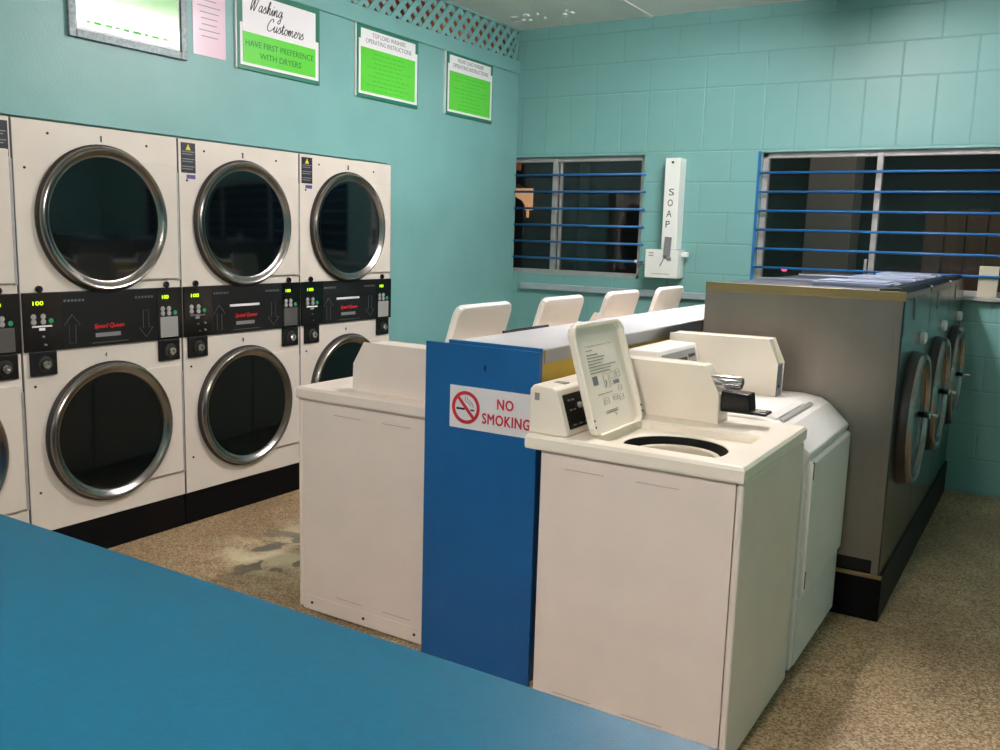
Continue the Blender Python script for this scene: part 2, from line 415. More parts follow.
def bars(x0, x1, strip, label):
    e = empty('security_bars', ((x0+x1)/2, YB-.004, 1.2), label, 'window bars', 'blue window bars')
    for k in range(6):
        z = 1.322+k*.1238-1.2
        MB().tube([(x0-(x0+x1)/2, -.006, z), (x1-(x0+x1)/2, -.006, z)], .0085, 8).build('bar', M_bar, e)
    if strip:
        MB().box(x0-(x0+x1)/2-.012, x0-(x0+x1)/2+.006, -.012, -.001, 0, .88).build('end_strip', M_bar, e)
bars(-3.669, -2.585, False, 'six blue horizontal bars across the small left window')
bars(-1.785, .56, True, 'six blue horizontal bars across the wide right window')
MB().box(-.43, -.325, YB+.0, YB+.02, 1.2, 1.385, .004).build('card_notice', M_card, None, 'blank beige card standing on the sill behind the bars of the wide window', 'card')

# ------------------------------------------------------------------ outside, at night
m = MB(); m.box(-14, 8, 6.27, 24, -.4, -.3); struct(m.build('floor_outside', M_darkout))
MB().box(-14, 8, 14, 14.2, -.4, 3.4).build('neighbour_wall', M_outdark, None, 'dark cladding wall of a neighbouring building seen through the windows', 'building')
MB().box(-2.36, -1.9, 9.85, 10.3, -.3, 3.3, .01).build('porch_pillar', M_post, None, 'pale grey rendered pillar outside the left half of the wide window', 'pillar')
f = empty('timber_fence', (.2, 10.6, -.3), 'brown timber fence outside the right half of the wide window', 'fence')
for k in range(14):
    MB().box(-1.5+k*.2, -1.5+k*.2+.185, 0, .03, 0, 2.15+.02*(k % 3), .004).build('board', M_fence, f)
MB().box(-1.5, 1.3, .03, .07, .5, .6).box(-1.5, 1.3, .03, .07, 1.6, 1.7).build('rail', M_fence, f)
h = empty('lit_house', (-6.7, 10.5, -.3), 'dark house with a warm lit opening, left edge of the small window', 'house')
MB().box(-1.6, 1.30, .1, .4, 0, 2.9).build('wall', M_outdark, h)
MB().box(-.9, .62, .02, .1, 2.12, 2.40).build('lit_opening', M_litwarm, h)
MB().box(.58, .61, .0, .02, 2.02, 2.2).build('lit_post', M_litwarm, h)
MB().prism([(-.6, 1.8), (.545, 1.8), (.545, 2.18), (.50, 2.24), (.40, 2.29), (.25, 2.31), (-.6, 2.31)], -.02, .015, 'y').build('dark_arch', M_outdark, h)
MB().prism([(-1.3, 2.40), (.50, 2.40), (.40, 2.46), (-1.3, 2.52)], -.25, .1, 'y').build('roof', M_post, h)
q = empty('reflected_frame', (-4.93, 13.0, 2.0), 'faint pale frame beyond the middle of the small window, standing in for a reflection', 'window')  # frame set outside in place of a reflection in the glass
MB().box(-.17, .17, 0, .04, .12, .16).box(.13, .17, 0, .04, -.2, .16).box(-.17, -.13, 0, .04, -.2, .16).build('frame', M_paper, q)
tl = empty('red_lamp', (-2.55, 9.9, -.3), 'small red lamp on a dark post glowing low outside the wide window', 'lamp')
MB().cyl((0, 0, 0), .03, 1.49, 'z', 12).build('post', M_outdark, tl)
MB().lathe([(.02, 1.49), (.028, 1.50), (.024, 1.525), (.01, 1.53)], (0, 0, 0), 'z', 12).build('lens', M_signred, tl)

# ------------------------------------------------------------------ dryers
def make_dryer():
    """origin at the floor, front-left corner; front plane x=0, width along +y"""
    W = .798
    e = empty('stacked_dryer', (0, 0, 0), 'x', 'tumble dryer', 'stacked tumble dryers along the left wall')
    MB().box(-1.0, 0, .003, W, .162, 1.893, .004).build('cabinet', M_dryer, e)
    MB().box(-1.0, -.008, .002, W, 0, .1625, .002).build('base_plinth', M_plinth, e)
    MB().box(-.02, .002, .001, .0028, .16, 1.89).build('side_seam', M_grey, e)
    for zc in (1.502, .556):
        up_ = zc > 1
        d = MB().box(.002, .016, .40, .780, zc-.267, zc+.263, .004).build('door', M_dryer, e)
        R = .312
        MB().lathe([(R+.006, .0), (R+.008, .012), (R+.002, .02), (R-.01, .02)], (0, .40, zc), 'x', 64, (False, False)).build('gasket', M_ringdark, d)
        MB().lathe([(R-.002, .012), (R-.001, .026), (R-.006, .036), (R-.012, .040), (R-.019, .038), (R-.026, .032), (R-.040, .0205), (R-.046, .019), (R-.052, .019)],
                   (0, .40, zc), 'x', 72, (False, False)).build('door_ring', M_ring, d)
        prof = [(.0005, .0205), (.245, .0205), (R-.045, .0192)]
        MB().lathe(prof, (0, .40, zc), 'x', 64, (True, False)).build('glass', M_dglass, d)
        MB().box(.001, .008, .781, .7965, zc-.275, zc+.23, .002).build('hinge_strip', M_alu, d)
    # control band
    b = MB().box(.0, .012, .006, .794, .948, 1.194, .003).build('control_panel', M_black, e)
    each('panel_insert', M_blackgloss, b, [lambda q: q.box(.012, .0135, .006, .175, .950, 1.192), lambda q: q.box(.012, .0135, .655, .794, .950, 1.192)])
    for yl, wl, yb, yg, yk in ((.070, .046, (.048, .090), .124, .083), (.699, .036, (.683, .718), .753, .714)):
        m = MB(); text_mb(m, '100', wl, .017, face_px(.0142, yl, 1.150)); m.build('led_display', M_led, b)
        each('button', M_button, b, [(lambda q, yy=yy, zz=zz: q.lathe([(.0125, 0), (.011, .003), (.007, .004)], (.0135, yy, zz), 'x', 12)) for yy in yb for zz in (1.094, 1.072)])
        MB().lathe([(.0115, 0), (.009, .004)], (.0135, yg, 1.074), 'x', 12).build('start_button', M_gbutton, b)
        MB().lathe([(.015, 0), (.015, .010), (.011, .014), (.004, .015)], (0, yk, 1.2075), 'x', 16).build('knob', M_blackgloss, b)
    m = MB()
    for yc, s in ((.220, 1), (.590, -1)):
        P = [(0, .062), (.030, .018), (.012, .018), (.012, -.062), (-.012, -.062), (-.012, .018), (-.030, .018)]
        P = [(yc+a*1.25, 1.032+s*c) for a, c in P]
        m.tube([(.0135, a, c) for a, c in P+[P[0]]], .0013, 4)
    m.build('arrow_outline', M_outline, b)
    m = MB(); text_mb(m, 'Speed Queen', .15, .026, face_px(.0125, .40, 1.034), shear=.25, bold=.012); m.build('logo', M_redlogo, b)
    MB().box(.012, .0128, .33, .455, .988, 1.006).build('label_strip', M_grey, b)
    MB().box(.012, .0128, .31, .495, .962, .9645).build('fine_line', M_outline, b)
    m = MB()
    for yc in (.235, .585):
        for k in range(6): m.box(.012, .0127, yc-.05+k*.017, yc-.05+k*.017+.011, 1.150, 1.160)
    m.build('etched_text', M_outline, b)
    for y0, kk in ((.028, 0), (.66, 1)):
        l = MB().box(0, .012, y0, y0+.118, .845, .947, .003).build('coin_lock', M_black, e)
        MB().lathe([(.034, 0), (.032, .006), (.022, .008)], (.012, y0+.062, .893), 'x', 24, (False, False)).build('lock_collar', M_ringdark, l)
        MB().lathe([(.020, 0), (.019, .018), (.015, .023), (.007, .023), (.006, .016)], (.012, y0+.062, .893), 'x', 24).build('lock_cylinder', M_chrome, l)
    each('screw', M_ringdark, e, [(lambda q, y=y, z=z: q.lathe([(.006, 0), (.005, .003), (.001, .004)], (0, y, z), 'x', 10))
         for y, z in ((.155, 1.845), (.63, 1.838), (.05, 1.70), (.775, 1.30), (.05, .80), (.05, .34))])
    return e
dr = make_dryer()
sites = [(2.11, 'stacked tumble dryer left of the middle one, base partly behind the blue counter', '1'),
         (2.912, 'middle stacked tumble dryer with white strip above its red logo, second from the right', '2'),
         (3.714, 'rightmost stacked tumble dryer, lower door half hidden by the near left washer', '3'),
         (1.308, 'leftmost stacked tumble dryer, mostly cut off by the photo edge', None)]
for i, (y, lab, num) in enumerate(sites):
    o = dr if i == 0 else copy_tree(dr)
    o.location = (-3.61, y, 0); o['label'] = lab
    if num:
        m = MB(); text_mb(m, num, .008 if num == '1' else .016, .026, face_px(.0008, .40, 1.846)); m.build('number', M_ink, o)
        m = MB(); text_mb(m, {'1': '4', '2': '5', '3': '6'}[num], .014, .02, face_px(.0008, .385, .905)); m.build('number', M_ink, o)
    if i in (1, 2):
        MB().box(.012, .0135, .29, .49, 1.083, 1.095).build('white_strip', M_paper, [c for c in o.children if c.name.startswith('control_panel')][0])
    cp = [c for c in o.children if c.name.startswith('control_panel')][0]
    if i in (0, 1, 3):
        p = MB().box(.0135, .0150, .668, .768, .958, 1.056, .001).build('coin_plate', M_button, cp)
    if i != 2: MB().box(.0135, .0146, .04, .128, 1.050, 1.057).build('paper_tag', M_paper, cp)
    MB().box(.0135, .0150, .07, .096, 1.036, 1.047).build('paper_tag', M_paper, cp)
    each('coin_return', M_chrome, cp, [(lambda q, y=y, z=z: q.lathe([(.007, 0), (.004, .005)], (.0135, y, z), 'x', 10))
         for y, z in ((.088, 1.01), (.096, .975))+(((.13, 1.012), (.13, .978)) if i == 1 else ())])
    if i != 0:
        w = MB().box(0, .0012, .018 if i != 3 else .70, .102 if i != 3 else .79, 1.735, 1.876).build('warning_label', M_warnblack, o)
        yo = 0 if i != 3 else .685
        if i != 3: MB().prism([(yo+.045, 1.842), (yo+.075, 1.842), (yo+.060, 1.870)], .0012, .0020, 'x').build('warning_triangle', M_warnyellow, w)
        m = MB()
        for k in range(8):
            if k in (2, 5): continue
            m.box(.0012, .0018, yo+.024, yo+.096-.01*(k % 3), 1.832-k*.0115, 1.8365-k*.0115)
        m.build('small_print', M_inkgrey, w)
        if i != 3: MB().box(0, .001, .048, .1, 1.708, 1.727).build('purple_sticker', M_purple, o)

# ------------------------------------------------------------------ signs on the left wall
def frame_sign(y0, y1, z0, z1, zs, zb, top, label):
    e = empty('wall_sign', (XL, (y0+y1)/2, z0), label, 'sign', None)
    w = y1-y0; hh = z1-z0; a, b = -w/2, w/2
    MB().box(0, .012, a, b, 0, hh, .002).build('backing_board', M_greenframe, e)
    MB().box(0, .013, a-.008, a-.001, 0, hh).build('edge_strip', M_paper, e)
    MB().box(.012, .0135, a+.020, b-.012, .022, zb).build('white_border', M_paper, e)
    MB().box(.0135, .0148, a+.036, b-.037, .036, zs).build('lime_field', M_lime, e)
    MB().box(.0136, .0150, a+.036, b-.037, zs, hh-top).build('white_header', M_paper, e)
    return e, a, b, hh
E1, a, b, hh = frame_sign(3.33, 3.93, 2.283, 2.69, .187, .228, .03, 'green framed sign reading Washing Customers have first preference with dryers')
# cursive lettering drawn as pen strokes (x, y) in units of x-height
def cat(pts, n=6):
    P = [Vector((p[0], p[1])) for p in pts]; P = [P[0]]+P+[P[-1]]; out = []
    for i in range(1, len(P)-2):
        for k in range(n):
            t = k/n; p0, p1, p2, p3 = P[i-1:i+3]
            out.append(.5*((2*p1)+(-p0+p2)*t+(2*p0-5*p1+4*p2-p3)*t*t+(-p0+3*p1-3*p2+p3)*t**3))
    out.append(P[-2]); return out
G = {
 'W': (1.9, [[(.1, 1.75), (.25, 2.0), (.4, 1.6), (.35, .2), (.4, 0), (.7, .8), (1.0, 1.9), (.95, .3), (1.05, 0), (1.4, .9), (1.75, 2.05), (1.85, 1.95)]]),
 'C': (1.5, [[(1.15, 1.5), (1.25, 1.8), (1.0, 2.0), (.5, 1.5), (.2, .7), (.35, .1), (.75, 0), (1.2, .3), (1.5, .6)]]),
 'a': (.95, [[(.75, .85), (.45, 1.0), (.1, .5), (.2, .05), (.5, .2), (.75, .95), (.65, .2), (.75, 0), (.98, .35)]]),
 's': (.8, [[(0, .3), (.4, 1.0), (.45, .8), (.6, .3), (.4, 0), (.1, .1)], [(.4, 0), (.8, .35)]]),
 'h': (.95, [[(0, .3), (.5, 1.7), (.4, 2.0), (.2, 1.4), (.12, 0), (.35, .8), (.6, 1.0), (.62, .2), (.72, 0), (.97, .35)]]),
 'i': (.5, [[(0, .35), (.25, .95), (.18, .15), (.28, 0), (.52, .35)], [(.33, 1.35), (.38, 1.42)]]),
 'n': (1.0, [[(0, .4), (.18, .95), (.14, 0), (.4, .8), (.62, 1.0), (.64, .2), (.74, 0), (1.0, .35)]]),
 'g': (.95, [[(.75, .85), (.45, 1.0), (.1, .5), (.2, .05), (.5, .2), (.75, .95), (.65, -.6), (.3, -1.0), (.15, -.7), (.6, -.2), (.98, .35)]]),
 'u': (.95, [[(0, .4), (.18, .95), (.12, .2), (.3, 0), (.6, .4), (.72, .98), (.64, .15), (.74, 0), (.97, .35)]]),
 't': (.6, [[(0, .3), (.3, 1.6), (.2, .2), (.32, 0), (.6, .35)], [(.0, 1.1), (.6, 1.2)]]),
 'o': (.85, [[(.5, 1.0), (.15, .7), (.15, .15), (.45, 0), (.7, .5), (.5, 1.0), (.6, .8), (.88, .85)]]),
 'm': (1.4, [[(0, .4), (.16, .95), (.12, 0), (.35, .85), (.5, .9), (.5, 0), (.75, .85), (.95, .95), (.98, .2), (1.1, 0), (1.4, .35)]]),
 'e': (.75, [[(0, .35), (.4, .6), (.5, .9), (.3, 1.0), (.12, .5), (.25, .02), (.5, .05), (.78, .38)]]),
 'r': (.75, [[(0, .35), (.2, 1.05), (.3, .85), (.6, .85), (.5, .2), (.6, 0), (.8, .35)]]),
}
def script(word, y, z, sc, x, thick, mb):
    for ch in word:
        w, strokes = G[ch]
        for st in strokes:
            p = [(x, y+(q.x+.25*q.y)*sc, z+q.y*sc) for q in cat(st, 4)]
            mb.tube(p, thick, 5)
        y += w*sc
m = MB()
script('Washing', -.222, .298, .033, .0154, .0023, m)
script('Customers', -.105, .218, .0325, .0154, .0023, m)
m.build('script_lettering', M_ink, E1)
m = MB(); text_mb(m, 'HAVE FIRST PREFERENCE', .49, .030, face_px(.0152, -.0, .135)); text_mb(m, 'WITH DRYERS', .30, .030, face_px(.0152, .0, .082)); m.build('block_lettering', M_inkgreen, E1)
def instr(y0, y1, z0, z1, label, l1, l2):
    zs = .290
    e, a, b, hh = frame_sign(y0, y1, z0, z1, zs, .335, .02, label)
    m = MB(); text_mb(m, l1, .32, .026, face_px(.0154, 0, .368)); text_mb(m, l2, .44, .026, face_px(.0154, 0, .330)); m.build('title_lettering', M_inkgrey, e)
    m = MB()
    for k in range(9):
        w = random.uniform(.11, .22); z = zs-.028-k*.026; y = -w
        while y < w:
            q = random.uniform(.02, .05); m.box(.0148, .0152, y, min(w, y+q), z-.003, z+.003); y += q+.012
    m.build('fine_print', M_faintgreen, e)
instr(4.24, 4.84, 2.272, 2.686, 'green framed instruction sign headed TOP LOAD WASHERS on the left wall', 'TOP LOAD WASHERS', 'OPERATING INSTRUCTIONS')
instr(5.15, 5.735, 2.281, 2.693, 'green framed instruction sign nearest the back corner, headed FRONT LOAD WASHER', 'FRONT LOAD WASHER', 'OPERATING INSTRUCTIONS')
e = empty('wall_sign', (XL, 2.715, 2.262), 'silver framed glossy green sign at the top left, glare across it', 'sign')
MB().box(0, .018, -.305, -.27, 0, .44, .003).box(0, .018, .27, .305, 0, .44, .003).box(0, .018, -.27, .27, 0, .035, .003).box(0, .018, -.27, .27, .405, .44, .003).build('frame', M_silver, e)
MB().box(0, .008, -.272, .272, .03, .41).build('mount', M_paper, e)
M_gl = mat('glossy green sheet', (150, 222, 140), .12, coat=1)
MB().box(.008, .010, -.262, .262, .045, .40).build('green_sheet', M_gl, e)
m = MB()
for z in (.075,):
    y = -.22
    while y < .21:
        q = random.uniform(.02, .05); m.box(.010, .0104, y, y+q, z-.007, z+.007); y += q+.014
m.build('printed_line', M_faintgreen, e)
e = empty('pink_notice', (XL, 3.165, 2.306), 'pink laminated paper notice between the silver framed and the Washing Customers signs', 'notice')
MB().box(0, .003, -.1, .1, 0, .36).build('sheet', M_pinkpaper, e)
m = MB()
for k in range(9):
    w = random.uniform(.03, .07); m.box(.003, .0036, -w, w, .09+k*.028, .094+k*.028)
m.build('fine_print', M_inkgrey, e)

# ------------------------------------------------------------------ top load washers
def rectloop(x0, x1, y0, y1, z, n=12, r=0):
    P = []
    cs = [(x0, y0), (x1, y0), (x1, y1), (x0, y1)]
    for k in range(4):
        (ax, ay), (bx, by) = cs[k], cs[(k+1) % 4]
        for i in range(n):
            t = i/n; P.append([ax+(bx-ax)*t, ay+(by-ay)*t])
    if r:
        for p in P:
            for (cx, cyy, sx, sy) in ((x0+r, y0+r, -1, -1), (x1-r, y0+r, 1, -1), (x1-r, y1-r, 1, 1), (x0+r, y1-r, -1, 1)):
                dx, dy = (p[0]-cx)*sx, (p[1]-cyy)*sy
                if dx > 0 and dy > 0:
                    l = max(math.hypot(dx, dy), 1e-9); dx, dy = dx/l*r, dy/l*r
                    p[0], p[1] = cx+dx*sx, cyy+dy*sy
    return [(p[0], p[1], z) for p in P]
def circloop(cx, cy, r, z, x0, x1, y0, y1, n=12):
    out = []
    for i in range(4*n):
        a = -PI*.75+2*PI*i/(4*n); out.append((cx+r*math.cos(a), cy+r*math.sin(a), z))
    return out
def make_washer(W, open_lid, m_body, m_top, slide, lidm, lid_y=(.065, .425), flip=False):
    """origin at back-left-bottom corner; front toward +x, width along +y"""
    D = .67; e = empty('top_load_washer', (0, 0, 0), 'x', 'washing machine')
    b = MB()
    x0, x1, y0, y1 = .05, D-.022, .012, W-.012
    b.loops([rectloop(x0, x1, y0, y1, .006), rectloop(x0, x1, y0, y1, .849)], True, False)
    b.build('cabinet', m_body, e)
    MB().box(D-.020, D, .008, W-.008, .010, .847, .010, 3).build('front_panel', m_body, e)
    MB().box(x0+.02, x1-.01, y0+.02, y1-.02, 0, .0058).build('base', M_black, e)
    ys = y0 if not flip else y1; sg = -1 if not flip else 1      # embossing on the side that shows
    each('embossed_ridge', M_dent, e, [(lambda q, xa=xa, z=z: q.box(xa, xa+.13, min(ys, ys+sg*.0014), max(ys, ys+sg*.0014), z, z+.0028, .0005)) for xa, z in ((.13, .800), (.36, .800), (.12, .085), (.35, .085))])
    MB().box(x0+.01, x1-.01, min(ys, ys+sg*.003), max(ys, ys+sg*.003), .008, .065, .001).build('kick_strip', m_body, e)
    each('screw', M_ringdark, e, [(lambda q, xa=xa: q.lathe([(.006, 0), (.005, sg*.003), (.001, sg*.004)], (xa, ys+sg*.003, .038), 'y', 10)) for xa in (.10, .34, .60)])
    # top deck with lid recess and tub opening
    rx0, rx1, ry0, ry1 = .185, .60, lid_y[0]-.005, lid_y[1]+.005
    cx, cyy, R = .385, (ry0+ry1)/2, .158
    t = MB()
    L = [rectloop(.06, D-.03, .03, W-.03, .8495), rectloop(.0, D, .0, W, .8495), rectloop(-.002, D+.002, -.002, W+.002, .856), rectloop(-.002, D+.002, -.002, W+.002, .884),
         rectloop(.004, D-.004, .004, W-.004, .8935), rectloop(.012, D-.012, .012, W-.012, .895),
         rectloop(rx0, rx1, ry0, ry1, .895, r=.03), rectloop(rx0+.006, rx1-.006, ry0+.006, ry1-.006, .889, r=.03), rectloop(rx0+.012, rx1-.012, ry0+.010, ry1-.010, .868, r=.03),
         circloop(cx, cyy, R+.004, .866, rx0, rx1, ry0, ry1), circloop(cx, cyy, R, .864, 0, 0, 0, 0), circloop(cx, cyy, R, .861, 0, 0, 0, 0)]
    t.loops(L, False, False)
    t.build('top_deck', m_top, e)
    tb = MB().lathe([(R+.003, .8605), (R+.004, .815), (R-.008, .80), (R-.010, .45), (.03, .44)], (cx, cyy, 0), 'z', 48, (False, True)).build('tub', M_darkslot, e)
    MB().lathe([(R-.016, .800), (R-.018, .836), (R-.023, .841), (R-.036, .838), (R-.041, .828), (R-.041, .79)], (cx, cyy, 0), 'z', 48, (False, False)).build('tub_ring', M_beige, tb)
    MB().lathe([(.085, .45), (.06, .50), (.04, .56), (.035, .74), (.02, .76)], (cx, cyy, 0), 'z', 24).build('agitator', M_beige, tb)
    # control console at the back
    ce = W-.172
    c = MB().prism([(.0, .8955), (.0, 1.030), (.012, 1.044), (.075, 1.040), (.092, 1.030), (.132, .905), (.130, .8955)], .016, ce, 'y', .006, 2).build('console', m_top, e)
    # dark sloped control face
    th = math.atan2(.125, .040)
    M = Matrix.Translation((.112, 0, .967)) @ Matrix.Rotation(-(PI/2-th)*1, 4, 'Y')
    MB().box(-.003, .004, .040, ce-.02, -.055, .052, .003, M=M).build('control_face', M_blackgloss, c)
    each('dial', M_button, c, [(lambda q, yy=yy, zz=zz, rr=rr: q.lathe([(rr, .004), (rr*.9, .014), (rr*.5, .016)], (0, yy, zz), 'x', 20, M=M)) for yy, zz, rr in ((.125, .010, .010), (.165, .0, .012))])
    m = MB()
    for yy, zz in ((.06, .03), (.06, .0), (.085, .03), (.085, 0), (.15, .03), (.17, -.02)): m.box(.004, .0046, yy, yy+.016, zz, zz+.004, M=M)
    for yy in (.06, .1, .14): m.box(.004, .0046, yy, yy+.022, -.045, -.042, M=M)
    m.build('dial_print', M_inkgrey, c)
    MB().box(.035, .075, .10, .13, 1.040, 1.0435).build('top_badge', M_inklight, c)
    MB().box(.018, .034, .0150, .0162, .998, 1.020).build('side_mark', M_inklight, c)
    # coin box
    cx_ = .022 if flip else 0
    cb = MB().prism([(.0, .8955), (.0, 1.078), (.360+cx_, 1.078), (.402+cx_, .998), (.402+cx_, .8955)], W-.162, W-.067, 'y', .002, 1).build('coin_box', m_top, e)
    m = MB()
    pr = [(.0, .8955), (.0, 1.081), (.370+cx_, 1.081), (.420+cx_, .998), (.424+cx_, .8955)]
    m.prism(pr, W-.1655, W-.162, 'y', .0006, 1).prism(pr, W-.067, W-.0635, 'y', .0006, 1)
    m.prism([(.403+cx_, .8955), (.403+cx_, .990), (.422+cx_, .990), (.424+cx_, .8955)], W-.162, W-.067, 'y')
    m.build('side_plate', m_top, cb)
    if slide:
        MB().lathe([(.017, 0), (.017, .105), (.014, .11)], (.372, W-.110, 1.032), 'x', 20).build('coin_slide_bar', M_chrome, cb)
        MB().box(.372, .478, W-.127, W-.093, 1.008, 1.018, .002).build('slide_tray', M_chrome, cb)
        MB().prism([(.424, .945), (.424, 1.003), (.515, 1.000), (.522, .945)], W-.150, W-.080, 'y', .003).box(.424, .575, W-.150, W-.080, .935, .946, .004).build('slide_housing', M_blackgloss, cb)
        MB().box(.535, .566, W-.135, W-.10, .9455, .948).build('housing_glint', M_chrome, cb)
    else:
        MB().lathe([(.005, 0), (.004, .002)], (.4235+cx_, W-.11, .93), 'x', 10).build('keyhole', M_darkslot, cb)
    # lid
    Lw = lid_y[1]-lid_y[0]; Ll = .345
    n = 12
    outer = lambda z, g, r=.035: [(p[0], p[1], z) for p in rectloop(0+g*.2, Ll-g*(.6 if g > .01 else 1), g, Lw-g, 0, n, r)]
    lid = MB()
    # lid plane: local x = away from hinge, y = width, z = outer normal when closed (up)
    lid.loops([outer(0.0, .020), outer(-.006, .013), outer(-.015, .011), outer(-.017, .008), outer(-.017, .003), outer(-.012, 0), outer(.002, 0), outer(.008, .004), outer(.009, .014)], True, True)
    A = math.radians(107) if open_lid else 0
    # closed: extends +x from hinge; open: rotated up about y
    Ml = Matrix.Translation((.192, lid_y[0], .893 if open_lid else .888)) @ Matrix.Rotation(-A, 4, 'Y')
    for v in lid.bm.verts: v.co = Ml @ v.co
    if open_lid:
        for v in lid.bm.verts: v.co.z = max(v.co.z, .8952)
    lo = lid.build('lid', lidm, e)
    if open_lid and slide:
        # printed instructions on the underside (z=0 plane inside the rim faces -z when closed)
        m = MB()
        def pb(u0, u1, v0, v1): m.box(u0, u1, v0, v1, -.0012, -.0002, M=Ml)
        # v measured from the near edge, u from the hinge; text is upright with the lid raised
        for k, (va, vb) in enumerate(((.08, .155), (.08, .20), (.08, .19), (.08, .17), (.08, .27), (.08, .23), (.08, .22))):
            u = .245-k*.0095; v = va
            while v < vb:
                q = random.uniform(.008, .022); pb(u-.0016, u+.0016, v, min(v+q, vb)); v += q+.003
        m.box(.258, .2605, .08, .125, -.0012, -.0002, M=Ml)
        pb(.272, .273, .10, .27)
        for u0, v0, w, hh_ in ((.135, .16, .035, .045), (.14, .205, .04, .04), (.16, .255, .03, .025), (.085, .13, .035, .02), (.09, .20, .03, .016), (.085, .245, .03, .018), (.115, .25, .025, .018)):
            for q in range(3): pb(u0+hh_*q/2, u0+hh_*q/2+.0008, v0+.004*q, v0+w-.004*q)
            pb(u0, u0+hh_, v0, v0+.0008); pb(u0, u0+hh_, v0+w, v0+w+.0008)
        pb(.118, .120, .10, .20); 
        for k in range(2): pb(.057+k*.006, .059+k*.006, .13, .215)
        pb(.045, .048, .19, .20)
        m.build('instruction_print', M_inklight, lo)
        m = MB(); m.box(.150, .178, .085, .118, -.0013, -.0002, M=Ml).build('print_block', M_inkgrey, lo)
        MB().box(.140, .152, .225, .265, -.0013, -.0002, M=Ml).build('print_block', M_inkgrey, lo)
        MB().prism([(.135, .168), (.160, .172), (.150, .178)], -.0014, -.0002, 'z', M=Ml).build('print_mark', M_inkgrey, lo)
        each('rubber_bumper', M_ringdark, lo, [(lambda q, u=u, v=v: q.lathe([(.004, -.017), (.003, -.019)], (u, v, 0), 'z', 8, M=Ml)) for u in (.03, .05) for v in (.006, Lw-.006)])
    return e
rw = make_washer(.685, True, M_pink, M_cream, True, M_cream)
rw.location = (-1.335, 2.332, 0)
rw['label'] = 'near cream washer, lid raised showing printed instructions, right of the NO SMOKING panel'
GL = 'top load washers behind the blue panel'
# the left row faces the dryers: turned by 180 degrees
lwopen = make_washer(.64, True, M_pink, M_pink, False, M_white, (.02, .405), flip=True)
labs = ['near left washer with its full side in view, between the dryers and the blue panel',
        'left row washer whose raised white lid is the second from the NO SMOKING panel',
        'left row washer whose raised white lid is third from the NO SMOKING panel',
        'farthest left row washer, its raised white lid closest to the soap dispenser']
for i, lab in enumerate(labs):
    o = lwopen if i == 0 else copy_tree(lwopen)
    o.rotation_euler = (0, 0, PI); o.location = (-1.772, 2.492+.64*(i+1)+.004*i, 0)
    o['label'] = lab; o['group'] = GL

# second machine of the right row: slanted front
def make_slant():
    e = empty('washing_machine', (-1.335, 3.045, 0), 'white washing machine with slanted front edge between the cream washer and the stainless ones', 'washing machine')
    W = .65
    prof = [(.04, .02), (.04, .895), (.50, .897), (.565, .888), (.600, .872), (.683, .792), (.672, .76), (.672, .02)]
    MB().prism(prof, 0, W, 'y', .010, 3).build('cabinet', M_white, e)
    MB().prism([(.60, .29), (.60, .765), (.684, .768), (.691, .755), (.691, .30), (.683, .285)], .022, W-.004, 'y', .006, 2).build('front_door', M_white, e)
    MB().box(.66, .680, .022, W-.004, .035, .278, .005).build('lower_panel', M_white, e)
    each('hinge', M_ringdark, e, [(lambda q, z=z: q.box(.684, .6925, .030, .040, z, z+.062, .001)) for z in (.70, .315)])
    MB().box(.08, .64, .02, W-.02, 0, .022).build('base', M_black, e)
    l = MB().prism([(.16, .896), (.16, .905), (.535, .906), (.558, .895), (.555, .890)], .03, .41, 'y', .004, 2).build('lid', M_white, e)
    MB().prism([(.560, .892), (.568, .892), (.580, .886), (.570, .884)], .04, .47, 'y', .002).build('lid_channel', M_button, l)
    c = MB().prism([(.0, .8965), (.0, 1.086), (.120, 1.084), (.170, .8965)], .02, .415, 'y', .006, 2).build('console', M_white, e)
    M = Matrix.Translation((.145, 0, .990)) @ Matrix.Rotation(-math.atan2(.05, .1875), 4, 'Y')
    MB().box(-.002, .003, .04, .385, -.075, .082, .002, M=M).build('control_face', M_metalstrip, c)
    m = MB().box(.003, .004, .17, .28, .030, .055, M=M)
    for k in range(4): m.box(.003, .004, .30+k*.019, .313+k*.019, .050, .062, M=M)
    m.box(.003, .004, .30, .36, .030, .034, M=M)
    m.build('control_print', M_ink, c)
    pr = [(.0, .8965), (.0, 1.115), (.400, 1.120), (.442, 1.028), (.440, .8965)]
    cb = MB().prism([(.0, .8965), (.0, 1.112), (.392, 1.116), (.420, 1.028), (.420, .8965)], .442, .530, 'y', .001, 1).build('coin_box', M_cream, e)
    MB().prism(pr, .438, .442, 'y', .0006, 1).prism(pr, .530, .534, 'y', .0006, 1).build('side_plate', M_cream, cb)
    MB().prism([(.421, .8965), (.421, 1.022), (.438, 1.022), (.438, .8965)], .442, .530, 'y').build('front_plate', M_metalstrip, cb)
    MB().lathe([(.007, 0), (.006, .002)], (.438, .486, .935), 'x', 10).build('keyhole', M_darkslot, cb)
make_slant()

